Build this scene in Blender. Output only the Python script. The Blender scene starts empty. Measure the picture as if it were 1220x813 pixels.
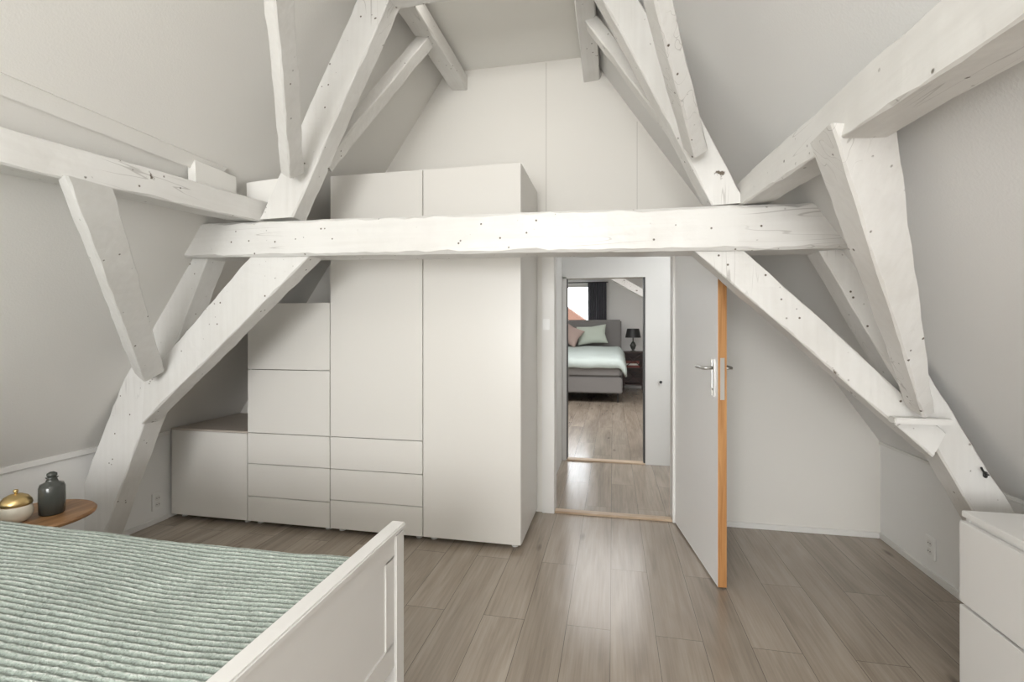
import bpy, bmesh, math, random
from mathutils import Vector, noise, Matrix
random.seed(4)
SC = bpy.context.scene
COL = SC.collection
TH = math.atan(120/576.0); SN, CS = math.sin(TH), math.cos(TH)
EYE = 1.3
K = 1.465            # roof pitch (rise / run)
XL, XR, KN, HC = -3.03, 1.65, 0.60, 3.24
YB = 3.45            # back wall
YT = 2.2             # roof truss plane

def PY(x, y, Y=YT):
    u = (x-610)/576.0; v = (395-y)/576.0
    Z = Y/(CS+SN*u)
    return Vector(((-SN+CS*u)*Z, Y, EYE+v*Z))

# ------------------------------------------------------------------ objects
WLOC = {}
def register(o, parent, w):
    COL.objects.link(o)
    WLOC[o.name] = Vector(w)
    if parent is not None:
        o.parent = parent
        o.location = Vector(w)-WLOC[parent.name]
    else:
        o.location = w

def mk(name, bm, mat, parent=None, smooth=False, label=None, cat=None, group=None, kind=None):
    bmesh.ops.recalc_face_normals(bm, faces=bm.faces[:])
    xs = [v.co.x for v in bm.verts]; ys = [v.co.y for v in bm.verts]; zs = [v.co.z for v in bm.verts]
    w = Vector(((min(xs)+max(xs))/2, (min(ys)+max(ys))/2, min(zs)))
    bmesh.ops.translate(bm, verts=bm.verts[:], vec=-w)
    me = bpy.data.meshes.new(name); bm.to_mesh(me); bm.free()
    if smooth:
        for p in me.polygons: p.use_smooth = True
    me.materials.append(mat)
    o = bpy.data.objects.new(name, me)
    register(o, parent, w)
    tag(o, label, cat, group, kind)
    return o
def tag(o, label=None, cat=None, group=None, kind=None):
    if label: o['label'] = label
    if cat: o['category'] = cat
    if group: o['group'] = group
    if kind: o['kind'] = kind
def thing(name, loc, label, cat, group=None):
    o = bpy.data.objects.new(name, None); register(o, None, loc)
    o.empty_display_size = .1
    tag(o, label, cat, group); return o

# ------------------------------------------------------------------ shapes
def box(bm, x0, x1, y0, y1, z0, z1, bev=0.0, seg=2):
    r = bmesh.ops.create_cube(bm, size=1.0)
    vs = r['verts']
    for v in vs:
        v.co = Vector(((x0+x1)/2+v.co.x*(x1-x0), (y0+y1)/2+v.co.y*(y1-y0), (z0+z1)/2+v.co.z*(z1-z0)))
    if bev > 0:
        es = list({e for v in vs for e in v.link_edges})
        bmesh.ops.bevel(bm, geom=es, offset=bev, segments=seg, affect='EDGES')
def B(*a, **k):
    bm = bmesh.new(); box(bm, *a, **k); return bm
def obox(bm, c, ax, ay, az, hx, hy, hz, bev=0.0):
    r = bmesh.ops.create_cube(bm, size=2.0); vs = r['verts']
    for v in vs:
        v.co = Vector(c)+ax*(v.co.x*hx)+ay*(v.co.y*hy)+az*(v.co.z*hz)
    if bev > 0:
        es = list({e for v in vs for e in v.link_edges})
        bmesh.ops.bevel(bm, geom=es, offset=bev, segments=2, affect='EDGES')
def prism_y(bm, pts, y0, y1):
    a = [bm.verts.new((x, y0, z)) for x, z in pts]; b = [bm.verts.new((x, y1, z)) for x, z in pts]
    bm.faces.new(a); bm.faces.new(b[::-1])
    n = len(pts)
    for i in range(n):
        bm.faces.new((a[i], b[i], b[(i+1) % n], a[(i+1) % n]))
def lathe(bm, prof, cx, cy, seg=32):
    rings = []
    for r, z in prof:
        if r < 1e-5: rings.append([bm.verts.new((cx, cy, z))])
        else: rings.append([bm.verts.new((cx+r*math.cos(2*math.pi*i/seg), cy+r*math.sin(2*math.pi*i/seg), z)) for i in range(seg)])
    for a, b in zip(rings, rings[1:]):
        for i in range(seg):
            j = (i+1) % seg
            if len(a) == 1 and len(b) == 1: continue
            if len(a) == 1: bm.faces.new((a[0], b[i], b[j]))
            elif len(b) == 1: bm.faces.new((a[i], a[j], b[0]))
            else: bm.faces.new((a[i], a[j], b[j], b[i]))
def tube(bm, pts, r, seg=12):
    pts = [Vector(p) for p in pts]; rings = []
    for i, p in enumerate(pts):
        d = (pts[min(i+1, len(pts)-1)]-pts[max(i-1, 0)]).normalized()
        up = Vector((0, 0, 1)) if abs(d.z) < .9 else Vector((1, 0, 0))
        a = d.cross(up).normalized(); b = d.cross(a).normalized()
        rr = r[i] if isinstance(r, (list, tuple)) else r
        rings.append([bm.verts.new(p+a*rr*math.cos(2*math.pi*k/seg)+b*rr*math.sin(2*math.pi*k/seg)) for k in range(seg)])
    for a, b in zip(rings, rings[1:]):
        for i in range(seg):
            bm.faces.new((a[i], a[(i+1) % seg], b[(i+1) % seg], b[i]))
    bm.faces.new(rings[0][::-1]); bm.faces.new(rings[-1])
SEED = [0]
def loft_bm(qa, qb, c=.006, j=.006, n=34):
    """hand-hewn timber between two four-cornered ends, with chamfered, slightly wavy edges"""
    bm = bmesh.new(); SEED[0] += 1
    off = Vector((SEED[0]*7.3, SEED[0]*3.1, SEED[0]*1.7)); rings = []
    for i in range(n+1):
        t = i/n; cs = []
        for k in range(4):
            p = Vector(qa[k]).lerp(Vector(qb[k]), t)
            p = p+noise.noise_vector(p*2.0+off)*j+noise.noise_vector(p*14.0+off)*j*.4
            cs.append(p)
        ring = []
        for k in range(4):
            cc = c*(1+1.1*noise.noise(cs[k]*13+off))
            ring.append(bm.verts.new(cs[k]+(cs[k-1]-cs[k]).normalized()*cc))
            ring.append(bm.verts.new(cs[k]+(cs[(k+1) % 4]-cs[k]).normalized()*cc))
        rings.append(ring)
    for a, b in zip(rings, rings[1:]):
        for i in range(8):
            bm.faces.new((a[i], a[(i+1) % 8], b[(i+1) % 8], b[i]))
    bm.faces.new(rings[0][::-1]); bm.faces.new(rings[-1])
    return bm
def truss_bm(a0, a1, b0, b1, y0, dep, **k):
    """member lying in the truss plane; corners are read on its front face"""
    A0, A1, B0, B1 = [PY(p[0], p[1], y0) for p in (a0, a1, b0, b1)]
    d = Vector((0, dep, 0))
    return loft_bm([A0, A1, A1+d, A0+d], [B0, B1, B1+d, B0+d], **k)
def stick_bm(p0, p1, w, d, nrm, zcut=None, **k):
    """brace with possibly tapering width/depth; zcut cuts its upper end level"""
    p0 = Vector(p0); p1 = Vector(p1); ax = (p1-p0).normalized(); nrm = Vector(nrm)
    b = ax.cross(nrm).normalized(); n2 = b.cross(ax).normalized()
    w0, w1 = w if isinstance(w, tuple) else (w, w); d0, d1 = d if isinstance(d, tuple) else (d, d)
    f = lambda p, w, d: [p-b*w/2-n2*d/2, p+b*w/2-n2*d/2, p+b*w/2+n2*d/2, p-b*w/2+n2*d/2]
    A = f(p0, w0, d0); Bq = f(p1, w1, d1)
    if zcut is not None: Bq = [q+(q-a)*((zcut-q.z)/(q.z-a.z)) for q, a in zip(Bq, A)]
    return loft_bm(A, Bq, **k)

# ------------------------------------------------------------------ materials
def newmat(name):
    m = bpy.data.materials.new(name); m.use_nodes = True
    nt = m.node_tree; return m, nt, nt.nodes['Principled BSDF']
def N(nt, t, **k):
    n = nt.nodes.new(t)
    for a, b in k.items():
        if a in n.inputs: n.inputs[a].default_value = b
        else: setattr(n, a, b)
    return n
def paint(name, col, rough=.55, bs=60, bst=.15, metallic=0, var=.04, dist=.002):
    m, nt, p = newmat(name); L = nt.links
    tc = N(nt, 'ShaderNodeTexCoord')
    n1 = N(nt, 'ShaderNodeTexNoise', Scale=1.3, Detail=4.0)
    L.new(tc.outputs['Object'], n1.inputs['Vector'])
    mx = N(nt, 'ShaderNodeMix', data_type='RGBA')
    mx.inputs[6].default_value = tuple(c*(1-var) for c in col)+(1,)
    mx.inputs[7].default_value = tuple(min(1, c*(1+var)) for c in col)+(1,)
    L.new(n1.outputs['Fac'], mx.inputs[0]); L.new(mx.outputs[2], p.inputs['Base Color'])
    n2 = N(nt, 'ShaderNodeTexNoise', Scale=float(bs), Detail=2.0)
    L.new(tc.outputs['Object'], n2.inputs['Vector'])
    b = N(nt, 'ShaderNodeBump', Strength=bst, Distance=dist)
    L.new(n2.outputs['Fac'], b.inputs['Height']); L.new(b.outputs[0], p.inputs['Normal'])
    p.inputs['Roughness'].default_value = rough; p.inputs['Metallic'].default_value = metallic
    return m
def ramp(nt, src, p0, c0, p1, c1):
    r = N(nt, 'ShaderNodeValToRGB'); e = r.color_ramp.elements
    e[0].position = p0; e[0].color = c0; e[1].position = p1; e[1].color = c1
    nt.links.new(src, r.inputs[0]); return r.outputs[0]
def timber(axis):
    m, nt, p = newmat('white painted old timber '+axis); L = nt.links
    W, Kc = (1, 1, 1, 1), (0, 0, 0, 1)
    tc = N(nt, 'ShaderNodeTexCoord')
    def mul(a, b):
        mu = N(nt, 'ShaderNodeMath', operation='MULTIPLY'); L.new(a, mu.inputs[0]); L.new(b, mu.inputs[1]); return mu.outputs[0]
    def noi(s, d=2.0, vec=None, **k):
        n = N(nt, 'ShaderNodeTexNoise', Scale=s, Detail=d, **k); L.new(vec or tc.outputs['Object'], n.inputs['Vector']); return n.outputs['Fac']
    # nail holes and worm holes, in loose clusters
    vo = N(nt, 'ShaderNodeTexVoronoi', Scale=21.0); L.new(tc.outputs['Object'], vo.inputs['Vector'])
    holes = mul(ramp(nt, vo.outputs['Distance'], .07, W, .12, Kc), mul(ramp(nt, noi(3.1), .42, Kc, .49, W), ramp(nt, noi(23.0, 1.0), .41, Kc, .48, W)))
    # knots with flaked paint
    v2 = N(nt, 'ShaderNodeTexVoronoi', Scale=3.4); L.new(tc.outputs['Object'], v2.inputs['Vector'])
    wob = N(nt, 'ShaderNodeMath', operation='ADD'); L.new(v2.outputs['Distance'], wob.inputs[0])
    nw = N(nt, 'ShaderNodeMath', operation='MULTIPLY_ADD'); L.new(noi(55.0, 4.0), nw.inputs[0]); nw.inputs[1].default_value = .16; nw.inputs[2].default_value = -.08
    L.new(nw.outputs[0], wob.inputs[1])
    knots = mul(ramp(nt, wob.outputs[0], .06, W, .08, Kc), ramp(nt, noi(45.0, 3.0), .46, Kc, .54, W))
    # drying cracks along the grain
    sc = {'x': (1.0, 20, 20), 'y': (20, 1.0, 20), 'z': (20, 20, 1.4)}[axis]
    mp = N(nt, 'ShaderNodeMapping'); mp.inputs['Scale'].default_value = sc; L.new(tc.outputs['Object'], mp.inputs['Vector'])
    nz = noi(1.0, 1.0, mp.outputs[0])
    ab = N(nt, 'ShaderNodeMath', operation='SUBTRACT'); L.new(nz, ab.inputs[0]); ab.inputs[1].default_value = .5
    a2 = N(nt, 'ShaderNodeMath', operation='ABSOLUTE'); L.new(ab.outputs[0], a2.inputs[0])
    cracks = mul(ramp(nt, a2.outputs[0], .003, W, .008, Kc), ramp(nt, noi(2.3), .55, Kc, .61, W))
    mx1 = N(nt, 'ShaderNodeMath', operation='MAXIMUM'); L.new(holes, mx1.inputs[0]); L.new(knots, mx1.inputs[1])
    ck = N(nt, 'ShaderNodeMath', operation='MULTIPLY'); L.new(cracks, ck.inputs[0]); ck.inputs[1].default_value = .36
    mx2 = N(nt, 'ShaderNodeMath', operation='MAXIMUM'); L.new(mx1.outputs[0], mx2.inputs[0]); L.new(ck.outputs[0], mx2.inputs[1])
    # slightly uneven paint
    mx = N(nt, 'ShaderNodeMix', data_type='RGBA'); mx.inputs[6].default_value = (.655, .64, .61, 1); mx.inputs[7].default_value = (.73, .72, .695, 1)
    sm = N(nt, 'ShaderNodeMix', data_type='FLOAT'); sm.inputs[0].default_value = .3; L.new(noi(3.0, 6.0), sm.inputs[2]); L.new(noi(2.0, 5.0, mp.outputs[0]), sm.inputs[3])
    L.new(ramp(nt, sm.outputs[0], .36, Kc, .58, W), mx.inputs[0])
    m2 = N(nt, 'ShaderNodeMix', data_type='RGBA'); m2.inputs[7].default_value = (.12, .095, .07, 1)
    L.new(mx2.outputs[0], m2.inputs[0]); L.new(mx.outputs[2], m2.inputs[6]); L.new(m2.outputs[2], p.inputs['Base Color'])
    b = N(nt, 'ShaderNodeBump', Strength=.45, Distance=.005); L.new(noi(1.0, 3.0, mp.outputs[0]), b.inputs['Height'])
    b3 = N(nt, 'ShaderNodeBump', Strength=.38, Distance=.011); L.new(noi(10.0, 3.0), b3.inputs['Height']); L.new(b.outputs[0], b3.inputs['Normal'])
    b2 = N(nt, 'ShaderNodeBump', Strength=.5, Distance=.003, invert=True); L.new(holes, b2.inputs['Height']); L.new(b3.outputs[0], b2.inputs['Normal'])
    L.new(b2.outputs[0], p.inputs['Normal']); p.inputs['Roughness'].default_value = .34
    return m
def floor_mat():
    m, nt, p = newmat('grey brown oak laminate'); L = nt.links
    tc = N(nt, 'ShaderNodeTexCoord')
    sp = N(nt, 'ShaderNodeSeparateXYZ'); L.new(tc.outputs['Object'], sp.inputs[0])
    cb = N(nt, 'ShaderNodeCombineXYZ'); L.new(sp.outputs['Y'], cb.inputs['X']); L.new(sp.outputs['X'], cb.inputs['Y'])
    br = N(nt, 'ShaderNodeTexBrick', Scale=1.0); br.offset = .37; br.offset_frequency = 2
    br.inputs['Brick Width'].default_value = 1.5; br.inputs['Row Height'].default_value = .19
    br.inputs['Mortar Size'].default_value = .0012; br.inputs['Mortar Smooth'].default_value = .3
    br.inputs['Color1'].default_value = (.0, .0, .0, 1); br.inputs['Color2'].default_value = (1, 1, 1, 1); br.inputs['Mortar'].default_value = (.5, .5, .5, 1)
    L.new(cb.outputs[0], br.inputs['Vector'])
    sc = N(nt, 'ShaderNodeVectorMath', operation='SCALE'); sc.inputs['Scale'].default_value = 17.0
    L.new(br.outputs['Color'], sc.inputs[0])
    def coords(scale):
        mp = N(nt, 'ShaderNodeMapping'); mp.inputs['Scale'].default_value = scale; L.new(cb.outputs[0], mp.inputs['Vector'])
        ad = N(nt, 'ShaderNodeVectorMath', operation='ADD'); L.new(mp.outputs[0], ad.inputs[0]); L.new(sc.outputs[0], ad.inputs[1]); return ad.outputs[0]
    def grain(scale, **k):
        g = N(nt, 'ShaderNodeTexNoise', Scale=1.0, **k); L.new(coords(scale), g.inputs['Vector']); return g.outputs['Fac']
    g = grain((2.6, 80, 1), Detail=6.0, Roughness=.65, Distortion=.3)
    g2 = grain((1.0, 6, 1), Detail=3.0, Distortion=1.2)
    g3 = grain((.55, 4.5, 1), Detail=1.0, Distortion=.4)
    mm_ = N(nt, 'ShaderNodeMath', operation='MULTIPLY'); L.new(g3, mm_.inputs[0]); mm_.inputs[1].default_value = 70.0
    sn = N(nt, 'ShaderNodeMath', operation='SINE'); L.new(mm_.outputs[0], sn.inputs[0])
    s2 = N(nt, 'ShaderNodeMath', operation='MULTIPLY_ADD'); L.new(sn.outputs[0], s2.inputs[0]); s2.inputs[1].default_value = .016; s2.inputs[2].default_value = 0.0
    av = N(nt, 'ShaderNodeMix', data_type='FLOAT'); av.inputs[0].default_value = .55; L.new(g, av.inputs[2]); L.new(g2, av.inputs[3])
    a3 = N(nt, 'ShaderNodeMath', operation='ADD'); L.new(av.outputs[0], a3.inputs[0]); L.new(s2.outputs[0], a3.inputs[1])
    cr = N(nt, 'ShaderNodeValToRGB'); e = cr.color_ramp.elements
    e[0].position = .28; e[0].color = (.222, .178, .138, 1); e[1].position = .70; e[1].color = (.435, .372, .302, 1)
    k = e.new(.48); k.color = (.330, .272, .215, 1)
    L.new(a3.outputs[0], cr.inputs[0])
    hs = N(nt, 'ShaderNodeHueSaturation'); L.new(cr.outputs[0], hs.inputs['Color']); hs.inputs['Saturation'].default_value = .97
    mr = N(nt, 'ShaderNodeMapRange'); mr.inputs['To Min'].default_value = .94; mr.inputs['To Max'].default_value = 1.07
    L.new(br.outputs['Color'], mr.inputs['Value']); L.new(mr.outputs[0], hs.inputs['Value'])
    mp3 = N(nt, 'ShaderNodeMapping'); mp3.inputs['Scale'].default_value = (1.6, 5.2, 1); L.new(cb.outputs[0], mp3.inputs['Vector'])
    vo = N(nt, 'ShaderNodeTexVoronoi', Scale=1.0); L.new(mp3.outputs[0], vo.inputs['Vector'])
    kr = ramp(nt, vo.outputs['Distance'], .02, (.75, .75, .75, 1), .11, (0, 0, 0, 1))
    km = N(nt, 'ShaderNodeMix', data_type='RGBA'); km.inputs[7].default_value = (.12, .085, .06, 1)
    L.new(kr, km.inputs[0]); L.new(hs.outputs[0], km.inputs[6])
    mm = N(nt, 'ShaderNodeMix', data_type='RGBA'); mm.inputs[7].default_value = (.10, .078, .06, 1)
    L.new(br.outputs['Fac'], mm.inputs[0]); L.new(km.outputs[2], mm.inputs[6]); L.new(mm.outputs[2], p.inputs['Base Color'])
    b = N(nt, 'ShaderNodeBump', Strength=.06, Distance=.002); L.new(g, b.inputs['Height']); L.new(b.outputs[0], p.inputs['Normal'])
    p.inputs['Roughness'].default_value = .20; p.inputs['Specular IOR Level'].default_value = .65
    return m
def wood(name, c0, c1, sc=(3, 3, 40), rough=.45):
    m, nt, p = newmat(name); L = nt.links
    tc = N(nt, 'ShaderNodeTexCoord'); mp = N(nt, 'ShaderNodeMapping'); mp.inputs['Scale'].default_value = sc
    L.new(tc.outputs['Object'], mp.inputs['Vector'])
    g = N(nt, 'ShaderNodeTexNoise', Scale=1.0, Detail=5.0, Distortion=.8); L.new(mp.outputs[0], g.inputs['Vector'])
    mx = N(nt, 'ShaderNodeMix', data_type='RGBA'); mx.inputs[6].default_value = c0+(1,); mx.inputs[7].default_value = c1+(1,)
    r = ramp(nt, g.outputs['Fac'], .35, (0, 0, 0, 1), .65, (1, 1, 1, 1))
    L.new(r, mx.inputs[0]); L.new(mx.outputs[2], p.inputs['Base Color']); p.inputs['Roughness'].default_value = rough
    return m
def plush():
    m, nt, p = newmat('ribbed mint plush'); L = nt.links
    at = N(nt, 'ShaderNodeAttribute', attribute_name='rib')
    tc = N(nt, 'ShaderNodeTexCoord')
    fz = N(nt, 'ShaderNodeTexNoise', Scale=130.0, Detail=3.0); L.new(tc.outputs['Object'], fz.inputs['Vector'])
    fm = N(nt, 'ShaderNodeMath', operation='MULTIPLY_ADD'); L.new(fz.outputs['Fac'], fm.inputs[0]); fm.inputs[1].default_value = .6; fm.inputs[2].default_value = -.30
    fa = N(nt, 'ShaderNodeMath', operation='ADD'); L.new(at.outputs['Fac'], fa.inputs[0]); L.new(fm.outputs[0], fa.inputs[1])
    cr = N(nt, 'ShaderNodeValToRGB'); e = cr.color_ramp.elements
    e[0].position = .04; e[0].color = (.15, .172, .152, 1); e[1].position = .95; e[1].color = (.66, .685, .65, 1)  # valley shade and ridge highlights put into the colour, along with the stripes
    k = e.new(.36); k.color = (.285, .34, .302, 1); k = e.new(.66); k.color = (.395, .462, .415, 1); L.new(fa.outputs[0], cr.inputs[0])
    n = N(nt, 'ShaderNodeTexNoise', Scale=4.5, Detail=4.0); L.new(tc.outputs['Object'], n.inputs['Vector'])
    hs = N(nt, 'ShaderNodeHueSaturation'); mr = N(nt, 'ShaderNodeMapRange'); mr.inputs['From Min'].default_value = .3; mr.inputs['From Max'].default_value = .7
    mr.inputs['To Min'].default_value = .83; mr.inputs['To Max'].default_value = 1.12
    L.new(n.outputs['Fac'], mr.inputs['Value']); L.new(mr.outputs[0], hs.inputs['Value']); L.new(cr.outputs[0], hs.inputs['Color'])
    L.new(hs.outputs[0], p.inputs['Base Color'])
    n2 = N(nt, 'ShaderNodeTexNoise', Scale=220.0, Detail=2.0); L.new(tc.outputs['Object'], n2.inputs['Vector'])
    b = N(nt, 'ShaderNodeBump', Strength=.8, Distance=.005); L.new(n2.outputs['Fac'], b.inputs['Height']); L.new(b.outputs[0], p.inputs['Normal'])
    p.inputs['Roughness'].default_value = .9; p.inputs['Sheen Weight'].default_value = .15
    return m
def glass(name, col, rough=.05):
    m, nt, p = newmat(name); p.inputs['Base Color'].default_value = col+(1,)
    p.inputs['Transmission Weight'].default_value = 1.0; p.inputs['Roughness'].default_value = rough; p.inputs['IOR'].default_value = 1.1
    return m
M_ROOFL = paint('woven wallpaper cream', (.765, .75, .715), .7, 140, .3, dist=.002, var=.03)
M_ROOF = paint('woven wallpaper white', (.75, .745, .73), .7, 140, .3, dist=.002, var=.03)
M_CEIL = paint('ceiling board', (.83, .82, .78), .7, 60, .15, dist=.002, var=.02)
M_WALL = paint('white wall paint', (.85, .845, .83), .65, 45, .1, var=.02)
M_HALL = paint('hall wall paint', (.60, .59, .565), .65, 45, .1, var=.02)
M_PANEL = paint('cream painted board', (.775, .755, .71), .6, 30, .08, var=.02)
M_TRIM = paint('white trim', (.78, .77, .745), .45, 20, .08)
M_SEAM = paint('grey joint', (.50, .48, .44), .8)
M_CAB = paint('matt off white cabinet', (.72, .70, .66), .30, 10, .02, var=.01)
M_TOP = paint('taupe cabinet top', (.50, .44, .385), .45, 20, .05)
M_TIMX, M_TIMY, M_TIMZ = timber('x'), timber('y'), timber('z')
M_FLOOR = floor_mat()
M_BEDW = paint('white bed lacquer', (.76, .75, .73), .35, 14, .05, var=.02)
M_MATT = paint('mattress fabric', (.75, .74, .70), .9, 200, .3)
M_ORANGE = wood('unpainted door edge wood', (.38, .17, .055), (.55, .29, .11), (60, 60, 3))
M_OAK = wood('threshold oak', (.40, .28, .18), (.58, .45, .32), (4, 30, 30))
M_TABLE = wood('honey brown table wood', (.18, .085, .035), (.40, .22, .10), (20, 3, 3), .4)
M_STEEL = paint('brushed steel', (.62, .61, .59), .3, 60, .05, 1.0)
M_GOLD = paint('brushed gold', (.62, .46, .22), .33, 60, .1, 1.0)
M_BLACK = paint('black metal', (.02, .02, .02), .45)
M_PLAST = paint('white plastic', (.86, .86, .84), .3, 5, 0)
M_HOLE = paint('dark socket hole', (.06, .06, .06), .6)
M_DOOR = paint('white door paint', (.90, .90, .90), .3, 14, .04, var=.01)
M_SMOKE = paint('smoked grey glass', (.055, .058, .052), .12, 5, 0)
M_CREAM = paint('cream glazed ceramic', (.72, .67, .57), .22, 5, 0)
M_GREY = paint('grey upholstery', (.25, .24, .235), .9, 160, .4)
M_MINT = paint('pale mint bed linen', (.56, .63, .605), .85, 8, .5, dist=.02)
M_PINK = paint('blush pillow fabric', (.50, .38, .34), .9, 40, .5)
M_LEAF = paint('pale green pillow fabric', (.60, .66, .58), .9, 20, .3)
M_CURT = paint('anthracite curtain', (.11, .11, .125), .9)
M_CRATE = wood('dark brown wood', (.03, .018, .016), (.065, .035, .03), (4, 4, 30))
M_BOOK = paint('red book cover', (.20, .06, .05), .6)
M_TILE = paint('red brown roof tile', (.085, .036, .020), .8, 12, .5)
M_PLUSH = plush()
M_PANE = glass('clear glass', (1, 1, 1), 0.0)

def struct(name, bm, mat, parent=None, **k):
    return mk(name, bm, mat, parent, kind='structure' if parent is None else None, **k)

# ------------------------------------------------------------------ room shell
Y0 = -3.3
struct('floor', B(-3.4, 3.0, Y0, 11.7, -.08, 0), M_FLOOR)
roofx = lambda h: (XL+(h-KN)/K, XR-(h-KN)/K)
xcl, xcr = roofx(HC)
struct('wall_left', B(XL-.12, XL, Y0, YB, 0, KN), M_WALL)
struct('wall_right', B(XR, XR+.12, Y0, YB, 0, KN), M_WALL)
bm = bmesh.new(); prism_y(bm, [(XL, KN), (xcl, HC), (xcl-.12, HC+.1), (XL-.15, KN)], Y0, YB)
struct('ceiling_left', bm, M_ROOFL)
bm = bmesh.new(); prism_y(bm, [(XR, KN), (xcr, HC), (xcr+.12, HC+.1), (XR+.15, KN)], Y0, YB)
struct('ceiling_right', bm, M_ROOF)
struct('ceiling', B(xcl-.12, xcr+.12, Y0, YB, HC, HC+.1), M_CEIL)
DX0, DX1, DH = -.42, .41, 1.90
bm = bmesh.new()
prism_y(bm, [(XL, 0), (DX0, 0), (DX0, HC), (xcl, HC), (XL, KN)], YB, YB+.12)
prism_y(bm, [(DX1, 0), (XR, 0), (XR, KN), (DX1, KN+(XR-DX1)*K)], YB, YB+.12)
prism_y(bm, [(DX0, DH), (DX1, DH), (DX1, KN+(XR-DX1)*K), (xcr, HC), (DX0, HC)], YB, YB+.12)
struct('wall_back', bm, M_PANEL)
# rear gable with its window opening
bm = bmesh.new(); WX0, WX1, WZ0, WZ1 = -1.8, .5, .7, 2.2
prism_y(bm, [(XL, 0), (WX0, 0), (WX0, KN+(WX0-XL)*K), (XL, KN)], Y0-.12, Y0)
prism_y(bm, [(WX1, 0), (XR, 0), (XR, KN), (WX1, KN+(XR-WX1)*K)], Y0-.12, Y0)
prism_y(bm, [(WX0, 0), (WX1, 0), (WX1, WZ0), (WX0, WZ0)], Y0-.12, Y0)
prism_y(bm, [(WX0, WZ1), (WX1, WZ1), (WX1, KN+(XR-WX1)*K), (xcr, HC), (xcl, HC), (WX0, KN+(WX0-XL)*K)], Y0-.12, Y0)
struct('wall_rear', bm, M_WALL)
bm = bmesh.new()
for a in ((WX0, WX0+.06, WZ0, WZ1), (WX1-.06, WX1, WZ0, WZ1), (WX0, WX1, WZ0, WZ0+.06), (WX0, WX1, WZ1-.06, WZ1), (-.68, -.62, WZ0, WZ1)):
    box(bm, a[0], a[1], Y0-.09, Y0-.03, a[2], a[3], .004)
struct('window_2', bm, M_TRIM)

# wall joints, seams, skirtings
def strip(name, *a, mat=M_TRIM, bev=.002): return struct(name, B(*a, bev=bev, seg=1), mat)
strip('trim_1', -.4692, -.4658, YB-.002, YB+.01, 1.9, HC-.01, mat=M_SEAM, bev=0)
strip('trim_2', .1635, .1665, YB-.002, YB+.01, 1.9, KN+(XR-.168)*K-.02, mat=M_SEAM, bev=0)
strip('baseboard_back', .50, XR-.012, YB-.012, YB, 0, .035)
strip('baseboard_right', XR-.012, XR, Y0, YB, 0, .035)
strip('baseboard_left', XL, XL+.012, Y0, 2.80, 0, .035)
strip('trim_3', XL-.01, XL+.02, Y0, 2.80, KN-.02, KN+.012)
strip('trim_4', XR-.012, XR+.01, Y0, YB, KN-.01, KN+.008)
# raised ledge board along the left slope, a little above the purlin
t = Vector((1/K, 0, 1)).normalized(); nn = Vector((.826, 0, -.5635))
zc = 2.125; xs_ = XL+(zc-KN)/K
bm = bmesh.new(); obox(bm, Vector((xs_, (Y0+2.15)/2, zc))+nn*.004, t, Vector((0, 1, 0)), nn, .034, (2.15-Y0)/2, .009, .002)
struct('trim_5', bm, M_ROOFL)

# door frame and thresholds
bm = bmesh.new()
box(bm, DX0-.075, DX0+.012, YB-.018, YB+.13, 0, DH+.0, .003)
box(bm, DX1-.012, DX1+.07, YB-.018, YB+.13, 0, DH+.0, .003)
box(bm, DX0-.075, DX1+.07, YB-.018, YB+.13, DH-.012, DH+.06, .003)
struct('trim_6', bm, M_TRIM)
struct('trim_7', B(DX0+.012, DX1-.012, YB-.005, YB+.06, 0, .014, bev=.004), M_OAK)

# ------------------------------------------------------------------ hall
Y2 = 4.88
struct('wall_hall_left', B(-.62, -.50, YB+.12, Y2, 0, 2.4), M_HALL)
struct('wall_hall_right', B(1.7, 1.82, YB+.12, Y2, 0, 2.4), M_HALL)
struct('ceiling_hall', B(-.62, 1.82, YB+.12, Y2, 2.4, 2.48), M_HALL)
OX0, OX1, OH = -.475, .325, 1.85
bm = bmesh.new()
box(bm, -3.3, OX0, Y2, Y2+.1, 0, 2.6); box(bm, OX1, 2.9, Y2, Y2+.1, 0, 2.6); box(bm, OX0, OX1, Y2, Y2+.1, OH, 2.6)
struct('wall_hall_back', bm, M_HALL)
bm = bmesh.new()
box(bm, OX0-.02, OX0+.02, Y2-.006, Y2+.11, 0, OH, .002); box(bm, OX1-.015, OX1+.03, Y2-.004, Y2+.11, 0, OH, .002)
box(bm, OX0-.02, OX1+.03, Y2-.006, Y2+.11, OH-.02, OH+.03, .002)
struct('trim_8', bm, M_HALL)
struct('trim_9', B(OX0+.02, OX1-.015, Y2-.01, Y2+.08, 0, .014, bev=.004), M_OAK)
struct('gap_shadow', B(OX1-.032, OX1-.015, Y2+.0, Y2+.10, .014, OH-.02), M_BLACK)  # black strip stands in for the shadow in the frame gap
struct('trim_11', B(OX0+.019, OX0+.027, Y2+.0, Y2+.10, .014, OH-.02), M_BLACK)
k_ = thing('wall_peg', (.4526, Y2, .81), 'small round dark peg on the white hall wall right of the far doorway', 'wall peg')
bm = bmesh.new(); tube(bm, [(.4526, Y2, .81), (.4526, Y2-.012, .81)], .018, 20); mk('base', bm, M_STEEL, k_)
bm = bmesh.new(); tube(bm, [(.4526, Y2-.011, .81), (.4526, Y2-.03, .81), (.4526, Y2-.04, .81)], [.010, .014, .008], 20); mk('tip', bm, M_BLACK, k_)

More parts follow.
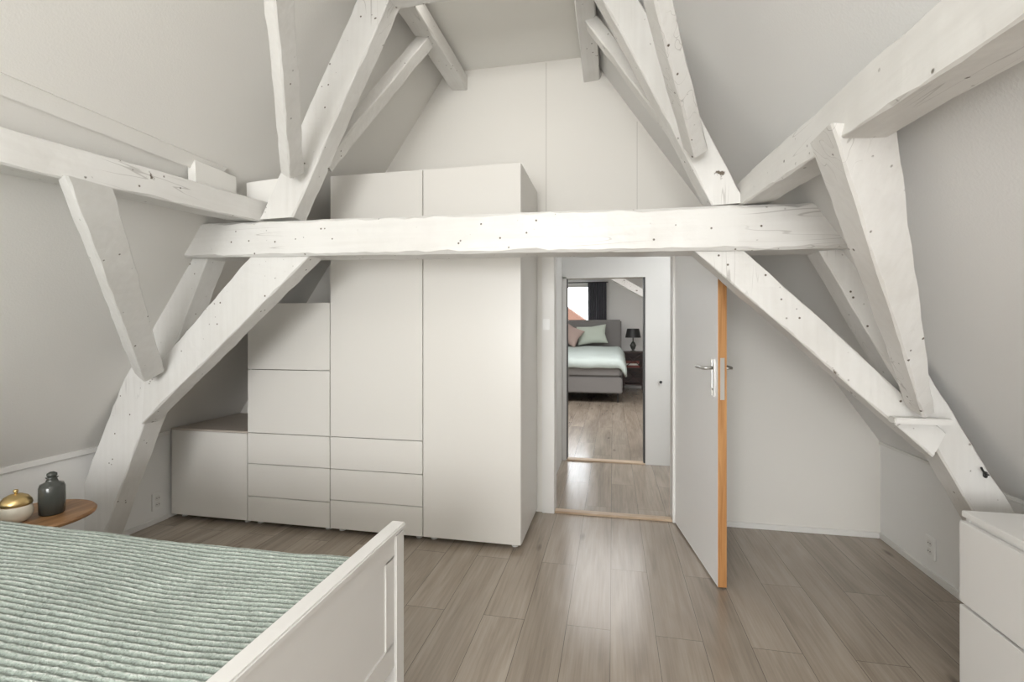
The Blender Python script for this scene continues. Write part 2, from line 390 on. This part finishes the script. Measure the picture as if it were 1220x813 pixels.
# ------------------------------------------------------------------ far bedroom shell
YF = 11.4
struct('wall_far_left', B(-3.3, -3.2, Y2+.1, YF, 0, 2.6), M_WALL)
struct('wall_far_right', B(2.8, 2.9, Y2+.1, YF, 0, 2.6), M_WALL)
struct('ceiling_far', B(-3.3, 2.9, Y2+.1, YF+.1, 2.6, 2.7), M_WALL)
fx0, fx1, fz0, fz1 = -1.7, -.50, 1.45, 2.38
bm = bmesh.new()
box(bm, -3.3, fx0, YF, YF+.12, 0, 2.6); box(bm, fx1, 2.9, YF, YF+.12, 0, 2.6)
box(bm, fx0, fx1, YF, YF+.12, 0, fz0); box(bm, fx0, fx1, YF, YF+.12, fz1, 2.6)
struct('wall_far_back', bm, M_WALL)
bm = bmesh.new()
for a in ((fx0, fx0+.06, fz0, fz1), (fx1-.06, fx1, fz0, fz1), (fx0, fx1, fz0, fz0+.05), (fx0, fx1, fz1-.05, fz1), (-1.13, -1.07, fz0, fz1)):
    box(bm, a[0], a[1], YF+.02, YF+.08, a[2], a[3], .004)
w1 = struct('window_1', bm, M_TRIM)
mk('pane', B(fx0+.05, fx1-.05, YF+.045, YF+.052, fz0+.04, fz1-.04), M_PANE, w1)

# ------------------------------------------------------------------ timbers
def timber_obj(name, bm, label, cat='beam', mat=None):
    return mk(name, bm, mat or M_TIMZ, label=label, cat=cat)
timber_obj('tie_beam', truss_bm((215, 307), (240, 266), (1019, 295), (996, 240), 2.2, .18, c=.012, n=60),
           'long horizontal white painted tie beam crossing the room in front of the cabinets', mat=M_TIMX)
timber_obj('rafter', truss_bm((309, 262), (349, 259), (452, -65), (491, -65), 2.24, .11),
           'thick white upper rafter standing on the left part of the tie beam')
timber_obj('rafter', truss_bm((848, 244), (888, 241), (659, -110), (704, -110), 2.24, .12),
           'thick white upper rafter standing on the right part of the tie beam')
timber_obj('collar_beam', loft_bm([Vector((-1.13, 2.24, 2.965)), Vector((-1.05, 2.24, 3.10)), Vector((-1.05, 2.33, 3.10)), Vector((-1.13, 2.33, 2.965))],
                                  [Vector((-.02, 2.24, 2.985)), Vector((-.09, 2.24, 3.11)), Vector((-.09, 2.33, 3.11)), Vector((-.02, 2.33, 2.985))]),
           'white collar beam between the two upper rafters at the top edge of the photo', mat=M_TIMX)
timber_obj('truss_leg', truss_bm((205, 300), (250, 300), (68, 660), (115, 660), 2.262, .13),
           'leaning white truss leg rising behind the green bed to the left beam end', 'post')
timber_obj('truss_leg', truss_bm((970, 290), (1008, 290), (1207, 690), (1260, 690), 2.262, .13),
           'leaning white truss leg running from the right beam end down behind the small dresser', 'post')
timber_obj('knee_brace', truss_bm((303, 300), (374, 300), (172, 452), (168, 506), 2.222, .11),
           'diagonal white brace under the tie beam on the cabinet side', 'brace')
timber_obj('knee_brace', truss_bm((819, 293), (881, 293), (1112, 546), (1128, 517), 2.235, .11),
           'diagonal white brace under the tie beam crossing in front of the open door', 'brace')
NL = (.826, 0, -.5635); NR = (-.826, 0, -.5635)
timber_obj('wind_brace', stick_bm((-2.45, 2.16, 1.08), (-1.88, 1.40, 1.87), (.11, .13), .08, NL, zcut=1.845),
           'sloping white brace from the left purlin down to the left truss leg', 'brace')
timber_obj('wind_brace', stick_bm((1.165, 2.15, 1.0), (.648, 1.49, 1.82), (.08, .115), (.045, .155), NR, zcut=1.83),
           'sloping white brace from the right purlin down to the right truss leg', 'brace')
timber_obj('wind_brace', stick_bm((-1.58, 2.16, 2.10), (-.90, 1.06, 3.10), .092, .065, NL),
           'slender upright white strut fixed to the front of the left upper rafter', 'brace')
timber_obj('wind_brace', stick_bm((.34, 2.16, 2.07), (-.20, .66, 2.87), .088, .06, NR),
           'slender upright white strut fixed to the front of the right upper rafter', 'brace')
timber_obj('wind_brace', stick_bm((-1.55, 2.39, 2.22), (-1.13, 2.84, 3.12), .095, .07, NL),
           'white strut behind the left upper rafter reaching the ceiling purlin', 'brace')
timber_obj('wind_brace', stick_bm((.31, 2.39, 2.22), (-.14, 2.84, 3.12), .09, .07, NR),
           'white strut behind the right upper rafter reaching the ceiling purlin', 'brace')
# purlins
def quad(xi, zt, zb, xo, Y): return [Vector((xi, Y, zb)), Vector((xi, Y, zt)), Vector((xo, Y, zt+.02)), Vector((xo, Y, zb+.01))]
timber_obj('purlin', loft_bm(quad(-2.02, 1.93, 1.80, -2.20, .2), quad(-1.826, 2.0, 1.885, -1.99, 2.3), n=40),
           'white purlin along the left sloping ceiling, ending on the tie beam', mat=M_TIMY)
timber_obj('purlin', loft_bm(quad(.63, 1.90, 1.745, .765, .3), quad(.538, 1.955, 1.845, .665, 2.3), n=40),
           'heavy white purlin along the right sloping ceiling with knots and chips', mat=M_TIMY)
timber_obj('upper_purlin', loft_bm(quad(-1.06, 3.20, 3.09, -1.18, .5), quad(-1.06, 3.20, 3.09, -1.18, YB), n=30),
           'white purlin along the left edge of the flat ceiling', mat=M_TIMY)
timber_obj('upper_purlin', loft_bm(quad(-.20, 3.20, 3.06, -.09, .5), quad(-.20, 3.20, 3.06, -.09, YB), n=30),
           'white purlin along the right edge of the flat ceiling', mat=M_TIMY)
timber_obj('timber_block', loft_bm([Vector((-2.01, 1.97, 1.985)), Vector((-2.01, 1.97, 2.13)), Vector((-1.97, 1.97, 2.13)), Vector((-1.965, 1.97, 1.985))],
                                   [Vector((-1.99, 2.20, 2.0)), Vector((-1.99, 2.20, 2.12)), Vector((-1.945, 2.20, 2.12)), Vector((-1.94, 2.20, 2.0))], n=6, c=.004),
           'short cream timber block on top of the left purlin', 'block', M_ROOFL)
timber_obj('filler_board', loft_bm([Vector((-1.975, 2.31, 1.895)), Vector((-1.975, 2.31, 2.12)), Vector((-1.975, 2.34, 2.12)), Vector((-1.975, 2.34, 1.895))],
                                   [Vector((-1.66, 2.36, 1.895)), Vector((-1.66, 2.36, 2.16)), Vector((-1.66, 2.39, 2.16)), Vector((-1.66, 2.39, 1.895))], n=8, j=.003, c=.003),
           'pale board on the tie beam between the left purlin and the left rafter', 'board', M_ROOFL)
mk('batten', B(1.085, 1.285, 2.165, 2.215, .936, .960, bev=.004), M_TIMX, label='short horizontal white batten nailed across the foot of the right brace', cat='batten')
k_ = thing('wall_hook', (1.44, 2.24, .72), 'small black metal hook on the right truss leg above the dresser', 'hook')
mk('hook_plate', B(1.438, 1.448, 2.247, 2.264, .72, .745, bev=.003), M_BLACK, k_)
bm = bmesh.new(); tube(bm, [(1.4425, 2.252, .735), (1.44, 2.235, .737), (1.425, 2.228, .743), (1.415, 2.225, .757), (1.41, 2.225, .768)], .0038, 10); mk('hook_arm', bm, M_BLACK, k_)

# ------------------------------------------------------------------ wardrobe wall
YC = 2.825; YE = 3.44
def cabinet(x0, x1, z0, z1, fronts, label, feet=True, top=None):
    zz = z0+(.03 if feet else 0)
    t = thing('cabinet', ((x0+x1)/2, (YC+YE)/2, z0), label, 'cabinet', 'fitted off white cabinets')
    bm = bmesh.new(); p = .018; ya = YC+.004
    box(bm, x0+.001, x0+p, ya, YE, zz, z1, .001, 1); box(bm, x1-p, x1-.001, ya, YE, zz, z1, .001, 1)
    box(bm, x0+p, x1-p, ya, YE, z1-p, z1, .001, 1); box(bm, x0+p, x1-p, ya, YE, zz, zz+p, .001, 1)
    box(bm, x0+p, x1-p, YE-.008, YE, zz+p, z1-p)
    mk('body', bm, M_CAB, t)
    if top: mk('top_panel', B(x0+.0, x1-.0, YC-.016, YE, z1, z1+.012, bev=.002), M_TOP, t, label='taupe top surface')
    for kind, a, b in fronts:
        mk(kind, B(x0+.0025, x1-.0025, YC-.017, YC+.002, a+.0022, b-.0022, bev=.0018), M_CAB, t)
    if feet:
        for fx in (x0+.05, x1-.05):
            for fy in (YC+.05, YE-.06):
                bm = bmesh.new(); lathe(bm, [(0, 0), (.02, 0), (.02, .004), (.014, .008), (.014, zz+.001), (0, zz+.001)], fx, fy, 16)
                mk('foot', bm, M_PLAST, t)
X = [-3.006, -2.395, -1.782, -1.147, -.530]
cabinet(X[0], X[1], 0, .616, [('door', .03, .616)], 'lowest off white cabinet at the far left under the slope with taupe top', top=True)
cabinet(X[1], X[2], 0, 1.486, [('drawer', .03, .198), ('drawer', .198, .416), ('drawer', .416, .622), ('door', .622, 1.046), ('door', 1.046, 1.486)],
        'half height off white cabinet with two doors over three drawers')
cabinet(X[2], X[3], 0, 1.95, [('drawer', .03, .215), ('drawer', .215, .415), ('drawer', .415, .622), ('door', .622, 1.95)],
        'tall off white cabinet with one long door above drawers')
cabinet(X[3], X[4], 0, 1.95, [('door', .03, 1.95)], 'tall off white wardrobe with one full length door beside the doorway')
cabinet(X[2], X[3], 1.95, 2.30, [('door', 1.95, 2.30)], 'left of the two small cabinets on top of the tall units above the beam', feet=False)
cabinet(X[3], X[4], 1.95, 2.30, [('door', 1.95, 2.30)], 'right of the two small cabinets on top of the tall units above the beam', feet=False)

# ------------------------------------------------------------------ open door
hp = Vector((.430, 3.455, 0)); fp = Vector((.540, 2.605, 0)); d = (fp-hp).normalized(); n = Vector((-d.y, d.x, 0)); n = n if n.x < 0 else -n
UP = Vector((0, 0, 1)); Ld = (fp-hp).length; mid = (hp+fp)/2
bm = bmesh.new(); obox(bm, mid+UP*.955, d, n, UP, Ld/2, .020, .945, .002)
dr = struct('door_1', bm, M_DOOR)
bm = bmesh.new(); obox(bm, fp+d*.001+UP*.955, d, n, UP, .003, .0205, .945, .0008); mk('edge_strip', bm, M_ORANGE, dr, label='unpainted orange brown wooden door edge')
bm = bmesh.new(); obox(bm, fp+d*.004+UP*1.06, d, n, UP, .0016, .010, .105, .0008); mk('lock_plate', bm, M_STEEL, dr, label='steel lock plate')
for s in (1, -1):
    c = fp-d*.062
    bm = bmesh.new(); obox(bm, c+n*s*.0215+UP*1.06, d, n, UP, .016, .003, .095, .002); pl = mk('handle_plate', bm, M_STEEL, dr)
    bm = bmesh.new(); a = c+n*s*.024+UP*1.11
    tube(bm, [a, a+n*s*.035, a+n*s*.045-d*.004, a+n*s*.048-d*.02, a+n*s*.048-d*.12], .0085, 14); mk('handle', bm, M_STEEL, pl, smooth=True)
    bm = bmesh.new(); a = c+n*s*.024+UP*1.0; tube(bm, [a, a+n*s*.003], .006, 12); mk('keyhole', bm, M_HOLE, pl)

# ------------------------------------------------------------------ switch, sockets
t = thing('light_switch', (-.465, YB-.018, 1.31), 'small white light switch on the left door frame', 'light switch')
mk('plate', B(-.488, -.440, YB-.028, YB-.017, 1.31, 1.39, bev=.003), M_PLAST, t); mk('rocker', B(-.480, -.448, YB-.033, YB-.027, 1.325, 1.375, bev=.002), M_PLAST, t)
def socket(x, y, z, s, label):
    t = thing('wall_socket', (x, y, z), label, 'wall socket')
    a, b = sorted((x, x+s*.010))
    mk('plate', B(a, b, y-.04, y+.04, z, z+.115, bev=.003), M_PLAST, t)
    for k in (.037, .08):
        bm = bmesh.new(); tube(bm, [(x+s*.009, y, z+k), (x+s*.0115, y, z+k)], .018, 20); r = mk('outlet', bm, M_TRIM, t)
        bm = bmesh.new(); tube(bm, [(x+s*.011, y-.008, z+k), (x+s*.0125, y-.008, z+k)], .003, 8); tube(bm, [(x+s*.011, y+.008, z+k), (x+s*.0125, y+.008, z+k)], .003, 8)
        mk('pin_hole', bm, M_HOLE, r)
socket(XR, 2.954, .10, -1, 'white double wall socket low on the right wall')
socket(XL, 2.72, .09, 1, 'white wall socket low on the left wall beside the lowest cabinet')

# ------------------------------------------------------------------ near bed
t = thing('bed', (-1.7, .53, 0), 'white wooden bed frame with panelled footboard, under the green bedspread', 'bed')
fx0_, fx1_ = -.655, -.617; ya, yb = -.36, 1.365; RT = .706
for y in (yb-.055, ya):
    mk('leg', B(fx0_, fx1_, y, y+.055, 0, RT, bev=.004), M_BEDW, t)
bm = bmesh.new(); box(bm, fx0_-.004, fx1_+.004, ya-.004, yb+.004, RT, RT+.018, .004); mk('top_rail', bm, M_BEDW, t)
bm = bmesh.new()
box(bm, fx0_+.010, fx1_-.010, ya+.05, yb-.05, .34, RT, .001, 1)
box(bm, fx0_+.006, fx1_-.006, ya+.05, yb-.05, .64, RT, .003); box(bm, fx0_+.006, fx1_-.006, ya+.05, yb-.05, .32, .40, .003)
for y in (yb-.11, ya+.05): box(bm, fx0_+.006, fx1_-.006, y, y+.062, .39, .65, .003)
mk('footboard', bm, M_BEDW, t)
for y in (yb-.055, ya): mk('leg', B(-2.80, -2.74, y, y+.055, 0, 1.05, bev=.004), M_BEDW, t)
bm = bmesh.new(); box(bm, -2.79, -2.75, ya+.05, yb-.05, .3, 1.05, .003); box(bm, -2.81, -2.73, ya-.006, yb+.006, 1.05, 1.075, .004); mk('headboard', bm, M_BEDW, t)
for y in (yb-.04, ya+.015): mk('side_rail', B(-2.745, fx0_+.004, y, y+.025, .22, .40, bev=.003), M_BEDW, t)
bm = bmesh.new(); box(bm, -2.735, -.69, ya+.05, yb-.06, .30, .585, .04, 4); mk('mattress', bm, M_MATT, t, smooth=True)
# bedspread
bm = bmesh.new(); rows = []
xa, xb, NX = -2.72, -.663, 460
S1 = 1.60; RR = .055; arc = RR*math.pi/2; SL = S1+arc+.16; NS = 800
ribv = []
for i in range(NS+1):
    s = SL*i/NS; row = []
    for j in range(NX+1):
        x = xa+(xb-xa)*j/NX
        if s < S1: y, z, nv = -.30+s, .615, Vector((0, 0, 1))
        elif s < S1+arc:
            a = (s-S1)/RR; y, z, nv = -.30+S1+RR*math.sin(a), .615-RR+RR*math.cos(a), Vector((0, math.sin(a), math.cos(a)))
        else: y, z, nv = -.30+S1+RR, .615-RR-(s-S1-arc), Vector((0, 1, 0))
        zig = .0022*noise.noise(Vector((x*45, s*9, 2)))+.0024*noise.noise(Vector((x*100, s*30, 4)))
        w = .020*noise.noise(Vector((x*.8, s*.8, 1)))+.0025*noise.noise(Vector((x*7, s*4, 3)))
        ph = (s+w+zig)/.0195
        f = ph % 1.0
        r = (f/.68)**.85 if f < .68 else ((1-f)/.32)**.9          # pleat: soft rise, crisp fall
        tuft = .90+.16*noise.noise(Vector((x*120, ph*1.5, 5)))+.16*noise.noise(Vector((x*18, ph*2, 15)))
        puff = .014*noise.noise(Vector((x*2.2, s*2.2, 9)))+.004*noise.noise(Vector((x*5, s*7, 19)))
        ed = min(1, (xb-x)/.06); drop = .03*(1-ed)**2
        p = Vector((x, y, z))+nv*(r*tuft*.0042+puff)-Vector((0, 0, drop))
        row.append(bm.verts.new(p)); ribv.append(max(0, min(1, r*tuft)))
    rows.append(row)
bm.verts.index_update()
for a, b in zip(rows, rows[1:]):
    for j in range(NX): bm.faces.new((a[j], a[j+1], b[j+1], b[j]))
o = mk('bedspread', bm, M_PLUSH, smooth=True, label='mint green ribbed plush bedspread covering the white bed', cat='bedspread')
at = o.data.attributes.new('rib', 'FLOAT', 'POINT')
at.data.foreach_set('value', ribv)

# ------------------------------------------------------------------ side table with jar and bottle
TX, TY, TZ = -2.42, 1.60, .515
t = thing('side_table', (TX, TY, 0), 'small round wooden side table in the left corner beyond the bed', 'side table')
bm = bmesh.new(); lathe(bm, [(0, TZ-.022), (.195, TZ-.022), (.208, TZ-.016), (.21, TZ-.007), (.203, TZ), (0, TZ)], TX, TY, 64); mk('tabletop', bm, M_TABLE, t)
for k in range(3):
    a = k*2*math.pi/3+math.pi
    bm = bmesh.new(); tube(bm, [(TX+.10*math.cos(a), TY+.10*math.sin(a), 0), (TX+.02*math.cos(a), TY+.02*math.sin(a), TZ-.021)], [.010, .014], 16); mk('leg', bm, M_TABLE, t, smooth=True)
jx, jy = -2.41, 1.535
t = thing('lidded_jar', (jx, jy, TZ), 'cream round jar with a gold domed lid on the side table', 'jar')
bm = bmesh.new(); lathe(bm, [(0, TZ), (.032, TZ), (.045, TZ+.010), (.053, TZ+.028), (.054, TZ+.045), (.050, TZ+.062), (.046, TZ+.070), (0, TZ+.070)], jx, jy, 40); mk('jar_body', bm, M_CREAM, t, smooth=True)
bm = bmesh.new(); lathe(bm, [(.0, TZ+.069), (.050, TZ+.069), (.052, TZ+.075), (.049, TZ+.088), (.038, TZ+.103), (.020, TZ+.113), (.0, TZ+.116)], jx, jy, 40); ld = mk('lid', bm, M_GOLD, t, smooth=True)
bm = bmesh.new(); lathe(bm, [(0, TZ+.114), (.005, TZ+.114), (.005, TZ+.119), (.009, TZ+.125), (.007, TZ+.132), (0, TZ+.134)], jx, jy, 20); mk('knob', bm, M_GOLD, ld, smooth=True)
bx_, by_ = -2.365, 1.635
t = thing('glass_bottle', (bx_, by_, TZ), 'smoked grey glass bottle with a short neck and stopper on the side table', 'bottle')
bm = bmesh.new(); lathe(bm, [(0, TZ), (.038, TZ), (.043, TZ+.006), (.045, TZ+.06), (.044, TZ+.116), (.039, TZ+.130), (.022, TZ+.138), (.017, TZ+.152), (.022, TZ+.157), (.0, TZ+.158)], bx_, by_, 40); mk('bottle_body', bm, M_SMOKE, t, smooth=True)
bm = bmesh.new(); lathe(bm, [(0, TZ+.157), (.013, TZ+.157), (.018, TZ+.165), (.017, TZ+.174), (.008, TZ+.180), (0, TZ+.181)], bx_, by_, 24); mk('stopper', bm, M_SMOKE, t, smooth=True)

# ------------------------------------------------------------------ dresser
dx0, dx1, dy0, dy1, dz = 1.17, 1.585, 1.15, 1.948, .683
t = thing('dresser', ((dx0+dx1)/2, (dy0+dy1)/2, 0), 'small white chest of two drawers against the right wall', 'dresser')
bm = bmesh.new()
box(bm, dx0+.02, dx1, dy0, dy0+.02, 0, dz-.02, .001, 1); box(bm, dx0+.02, dx1, dy1-.02, dy1, 0, dz-.02, .001, 1)
box(bm, dx0+.02, dx1, dy0+.02, dy1-.02, .03, .05); box(bm, dx1-.01, dx1, dy0+.02, dy1-.02, .05, dz-.02); box(bm, dx0+.03, dx0+.05, dy0+.02, dy1-.02, .33, .37)
box(bm, dx0+.022, dx0+.04, dy0+.02, dy1-.02, dz-.09, dz-.02)
mk('body', bm, M_BEDW, t)
mk('top_panel', B(dx0+.008, dx1, dy0-.002, dy1+.002, dz-.02, dz, bev=.002), M_BEDW, t)
mk('drawer', B(dx0, dx0+.02, dy0+.001, dy1-.001, .372, dz-.034, bev=.002), M_BEDW, t)
mk('drawer', B(dx0, dx0+.02, dy0+.001, dy1-.001, .045, .362, bev=.002), M_BEDW, t)

# ------------------------------------------------------------------ far bedroom things
bx0, bx1, by0, by1 = -1.60, .17, 8.95, 11.05
t = thing('boxspring_bed', ((bx0+bx1)/2, (by0+by1)/2, 0), 'grey upholstered bed with headboard in the far bedroom', 'bed')
mk('base', B(bx0, bx1, by0, by1, .17, .46, bev=.02), M_GREY, t); mk('mattress', B(bx0+.01, bx1-.01, by0+.01, by1, .46, .71, bev=.04, seg=4), M_GREY, t)
bm = bmesh.new(); box(bm, bx0-.02, bx1+.02, by1, by1+.1, .17, 1.56, .03, 3)
hb = mk('headboard', bm, M_GREY, t)
for x in (bx0+.08, bx1-.08):
    for y in (by0+.10, by1-.1):
        bm = bmesh.new(); lathe(bm, [(0, 0), (.014, 0), (.022, .17), (0, .17)], x, y, 16); mk('leg', bm, M_BLACK, t)
bm = bmesh.new(); r = []
for i in range(41):
    s = i/40; row = []
    for j in range(41):
        q = j/40; x = bx0-.06+(bx1-bx0+.14)*q; y = by0-.05+s*1.75
        e = min(q, 1-q)/.08; e2 = min(1, s/.05); z = .785+.19*s-.16*max(0, 1-e)**2-.14*(1-e2)**2+.02*noise.noise(Vector((x*3, y*3, 0)))
        row.append(bm.verts.new((x, y, z)))
    r.append(row)
for a, b in zip(r, r[1:]):
    for j in range(40): bm.faces.new((a[j], a[j+1], b[j+1], b[j]))
o = mk('duvet', bm, M_MINT, smooth=True, label='pale mint duvet on the grey bed in the far bedroom', cat='duvet')
md = o.modifiers.new('thick', 'SOLIDIFY'); md.thickness = .05; md.offset = -1
def pillow(c, w, h, d_, tilt, mat, label, roll=0):
    bm = bmesh.new(); bmesh.ops.create_uvsphere(bm, u_segments=40, v_segments=24, radius=1)
    R3 = Matrix.Rotation(tilt, 3, 'X') @ Matrix.Rotation(roll, 3, 'Y')
    bmesh.ops.rotate(bm, verts=bm.verts[:], cent=(0, 0, 0), matrix=Matrix.Rotation(math.pi/2, 3, 'X'))
    for v in bm.verts:
        x, y, z = v.co
        m = max(abs(x), abs(z)); rr = math.hypot(x, z); k = (rr/m) if m > 1e-6 else 1     # round to square plan
        px, pz = x*k, z*k; corner = abs(px*pz)
        pinch = 1+.10*corner-.06*(px*px+pz*pz)*(1-corner)
        p = Vector((px*w/2*pinch, y*d_/2, pz*h/2*pinch)); p.rotate(R3); v.co = p+Vector(c)
    mk('pillow', bm, mat, smooth=True, label=label, cat='pillow')
pillow((-.93, 10.68, 1.23), .46, .40, .2, -.35, M_PINK, 'blush pink pillow against the grey headboard', .5)
pillow((-.45, 10.86, 1.22), .60, .40, .18, -.30, M_LEAF, 'pale green pillow against the grey headboard', -.1)
# curtain
bm = bmesh.new(); r = []
for i in range(81):
    x = -.56+.42*i/80; y = 11.30+.03*math.sin(i*.62); r.append((bm.verts.new((x, y, .05)), bm.verts.new((x, y, 2.42))))
for a, b in zip(r, r[1:]): bm.faces.new((a[0], b[0], b[1], a[1]))
o = mk('curtain', bm, M_CURT, smooth=True, label='dark anthracite curtain beside the far bedroom window', cat='curtain')
t = thing('curtain_rail', (-.9, 11.30, 2.42), 'dark curtain rail above the far bedroom window', 'curtain rail')
bm = bmesh.new(); tube(bm, [(-1.8, 11.30, 2.43), (-.1, 11.30, 2.43)], .012, 12); mk('rod', bm, M_BLACK, t)
for x in (-1.75, -.15):
    bm = bmesh.new(); tube(bm, [(x, 11.30, 2.43), (x, 11.40, 2.43)], .008, 8); mk('bracket', bm, M_BLACK, t)
# bedside cabinet
nx0, nx1, ny0, ny1, nz = .22, .66, 10.85, 11.2, .86
t = thing('bedside_cabinet', ((nx0+nx1)/2, (ny0+ny1)/2, 0), 'dark brown open bedside cabinet beside the grey bed', 'bedside table')
bm = bmesh.new()
for x in (nx0, nx1-.03):
    for y in (ny0, ny1-.03): box(bm, x, x+.03, y, y+.03, 0, nz-.02, .002)
mk('frame', bm, M_CRATE, t)
mk('top_panel', B(nx0-.01, nx1+.01, ny0-.01, ny1+.01, nz-.03, nz, bev=.003), M_CRATE, t)
for z in (.12, .48): mk('shelf', B(nx0+.005, nx1-.005, ny0+.005, ny1-.005, z, z+.025, bev=.002), M_CRATE, t)
mk('back_panel', B(nx0+.02, nx1-.02, ny1-.02, ny1-.008, .12, nz-.03), M_CRATE, t)
bm = bmesh.new()
for s_, a_, b_ in ((0, .505, .83), (1, .505, .83), (0, .145, .48), (1, .145, .48)):
    z0, z1 = (a_, b_) if s_ == 0 else (b_, a_)
    tube(bm, [(nx0+.03, ny0+.01+.004*s_, z0), (nx1-.03, ny0+.01+.004*s_, z1)], .008, 8)
mk('cross_brace', bm, M_CRATE, t)
for i_, (bw, bh, bm_) in enumerate(((.30, .05, M_BOOK), (.26, .04, M_MATT), (.28, .05, M_BOOK))):
    z = .505+[0, .05, .09][i_]
    t2 = mk('book', B(.29, .29+bw, ny0+.06, ny0+.27, z, z+bh, bev=.004), bm_, cat='book',
            label=['red book lying at the bottom of the pile in the dark bedside cabinet', 'pale book in the middle of the pile in the dark bedside cabinet', 'red book on top of the pile in the dark bedside cabinet'][i_])
lx, ly = .44, 11.02
t = thing('table_lamp', (lx, ly, nz), 'black shaded table lamp on the dark bedside cabinet', 'lamp')
bm = bmesh.new(); lathe(bm, [(0, nz), (.06, nz), (.06, nz+.01), (.02, nz+.02), (.05, nz+.07), (.07, nz+.13), (.04, nz+.19), (.012, nz+.22), (.012, nz+.32), (0, nz+.32)], lx, ly, 24); mk('base', bm, M_SMOKE, t, smooth=True)
bm = bmesh.new(); lathe(bm, [(.17, nz+.30), (.13, nz+.50), (.125, nz+.50), (.165, nz+.30), (.17, nz+.30)], lx, ly, 32); mk('lamp_shade', bm, M_BLACK, t)
timber_obj('ceiling_brace', stick_bm((.62, 9.6, 2.0), (-.35, 9.6, 2.58), .14, .12, (0, 1, 0)), 'diagonal white timber under the far bedroom ceiling', 'brace')
# neighbouring house seen through the far window
t = thing('house', (-2.6, 22, -3), 'neighbouring house with red tiled roof outside the far window', 'house')
mk('wall', B(-5.6, .6, 20, 24, -3, .3), M_WALL, t)
bm = bmesh.new(); prism_y(bm, [(-6.0, .3), (1.0, .3), (-2.5, 2.75)], 19.8, 24.2); mk('roof', bm, M_TILE, t)

# ------------------------------------------------------------------ light
def area(name, loc, rot, sx, sy, e, col=(1, 1, 1)):
    l = bpy.data.lights.new(name, 'AREA'); l.shape = 'RECTANGLE'; l.size = sx; l.size_y = sy; l.energy = e; l.color = col
    o = bpy.data.objects.new(name, l); o.location = loc; o.rotation_euler = rot; COL.objects.link(o); return o
R = math.radians
area('rear window daylight', (-.65, Y0+.05, 1.55), (R(90), 0, 0), 1.7, 1.2, 105, (1, .988, .965))
area('slope fill light', (-.6, -1.6, .8), (R(155), 0, 0), 2.4, 1.2, 21, (1, .985, .955))  # added fill, bounces off the slopes to brighten them; no fitting here
area('overhead fill light', (-.6, -.8, 3.1), (0, 0, 0), .7, 1.6, 15, (1, .985, .96))  # added overhead fill for evenness, not an actual ceiling fitting
area('gable end fill light', (-.65, 2.5, 3.2), (R(12), 0, 0), .6, .15, 2.4, (1, .96, .90))  # unseen fill added to lift the dark area behind the truss
area('hall fill light', (.7, 4.2, 2.36), (0, 0, 0), .8, .6, 4.5, (1, .98, .95))  # fill added above the hall, no known fitting
area('far room fill light', (-.3, 7.4, 2.55), (0, 0, 0), 3.0, 3.0, 95, (1, .99, .98))  # added fill, kept out of sight above the opening, brightens the far bedroom
w = bpy.data.worlds.new('World'); SC.world = w; w.use_nodes = True
bg = w.node_tree.nodes['Background']; bg.inputs[0].default_value = (.92, .96, 1, 1); bg.inputs[1].default_value = 7.0
SC.view_settings.view_transform = 'Standard'
SC.view_settings.exposure = 0

# ------------------------------------------------------------------ camera
cam = bpy.data.cameras.new('Camera'); cam.lens = 17.0; cam.sensor_width = 36; cam.shift_y = -11.5/1220; cam.clip_start = .02
co = bpy.data.objects.new('Camera', cam); co.location = (0, 0, EYE); co.rotation_euler = (R(90), 0, TH); COL.objects.link(co); SC.camera = co
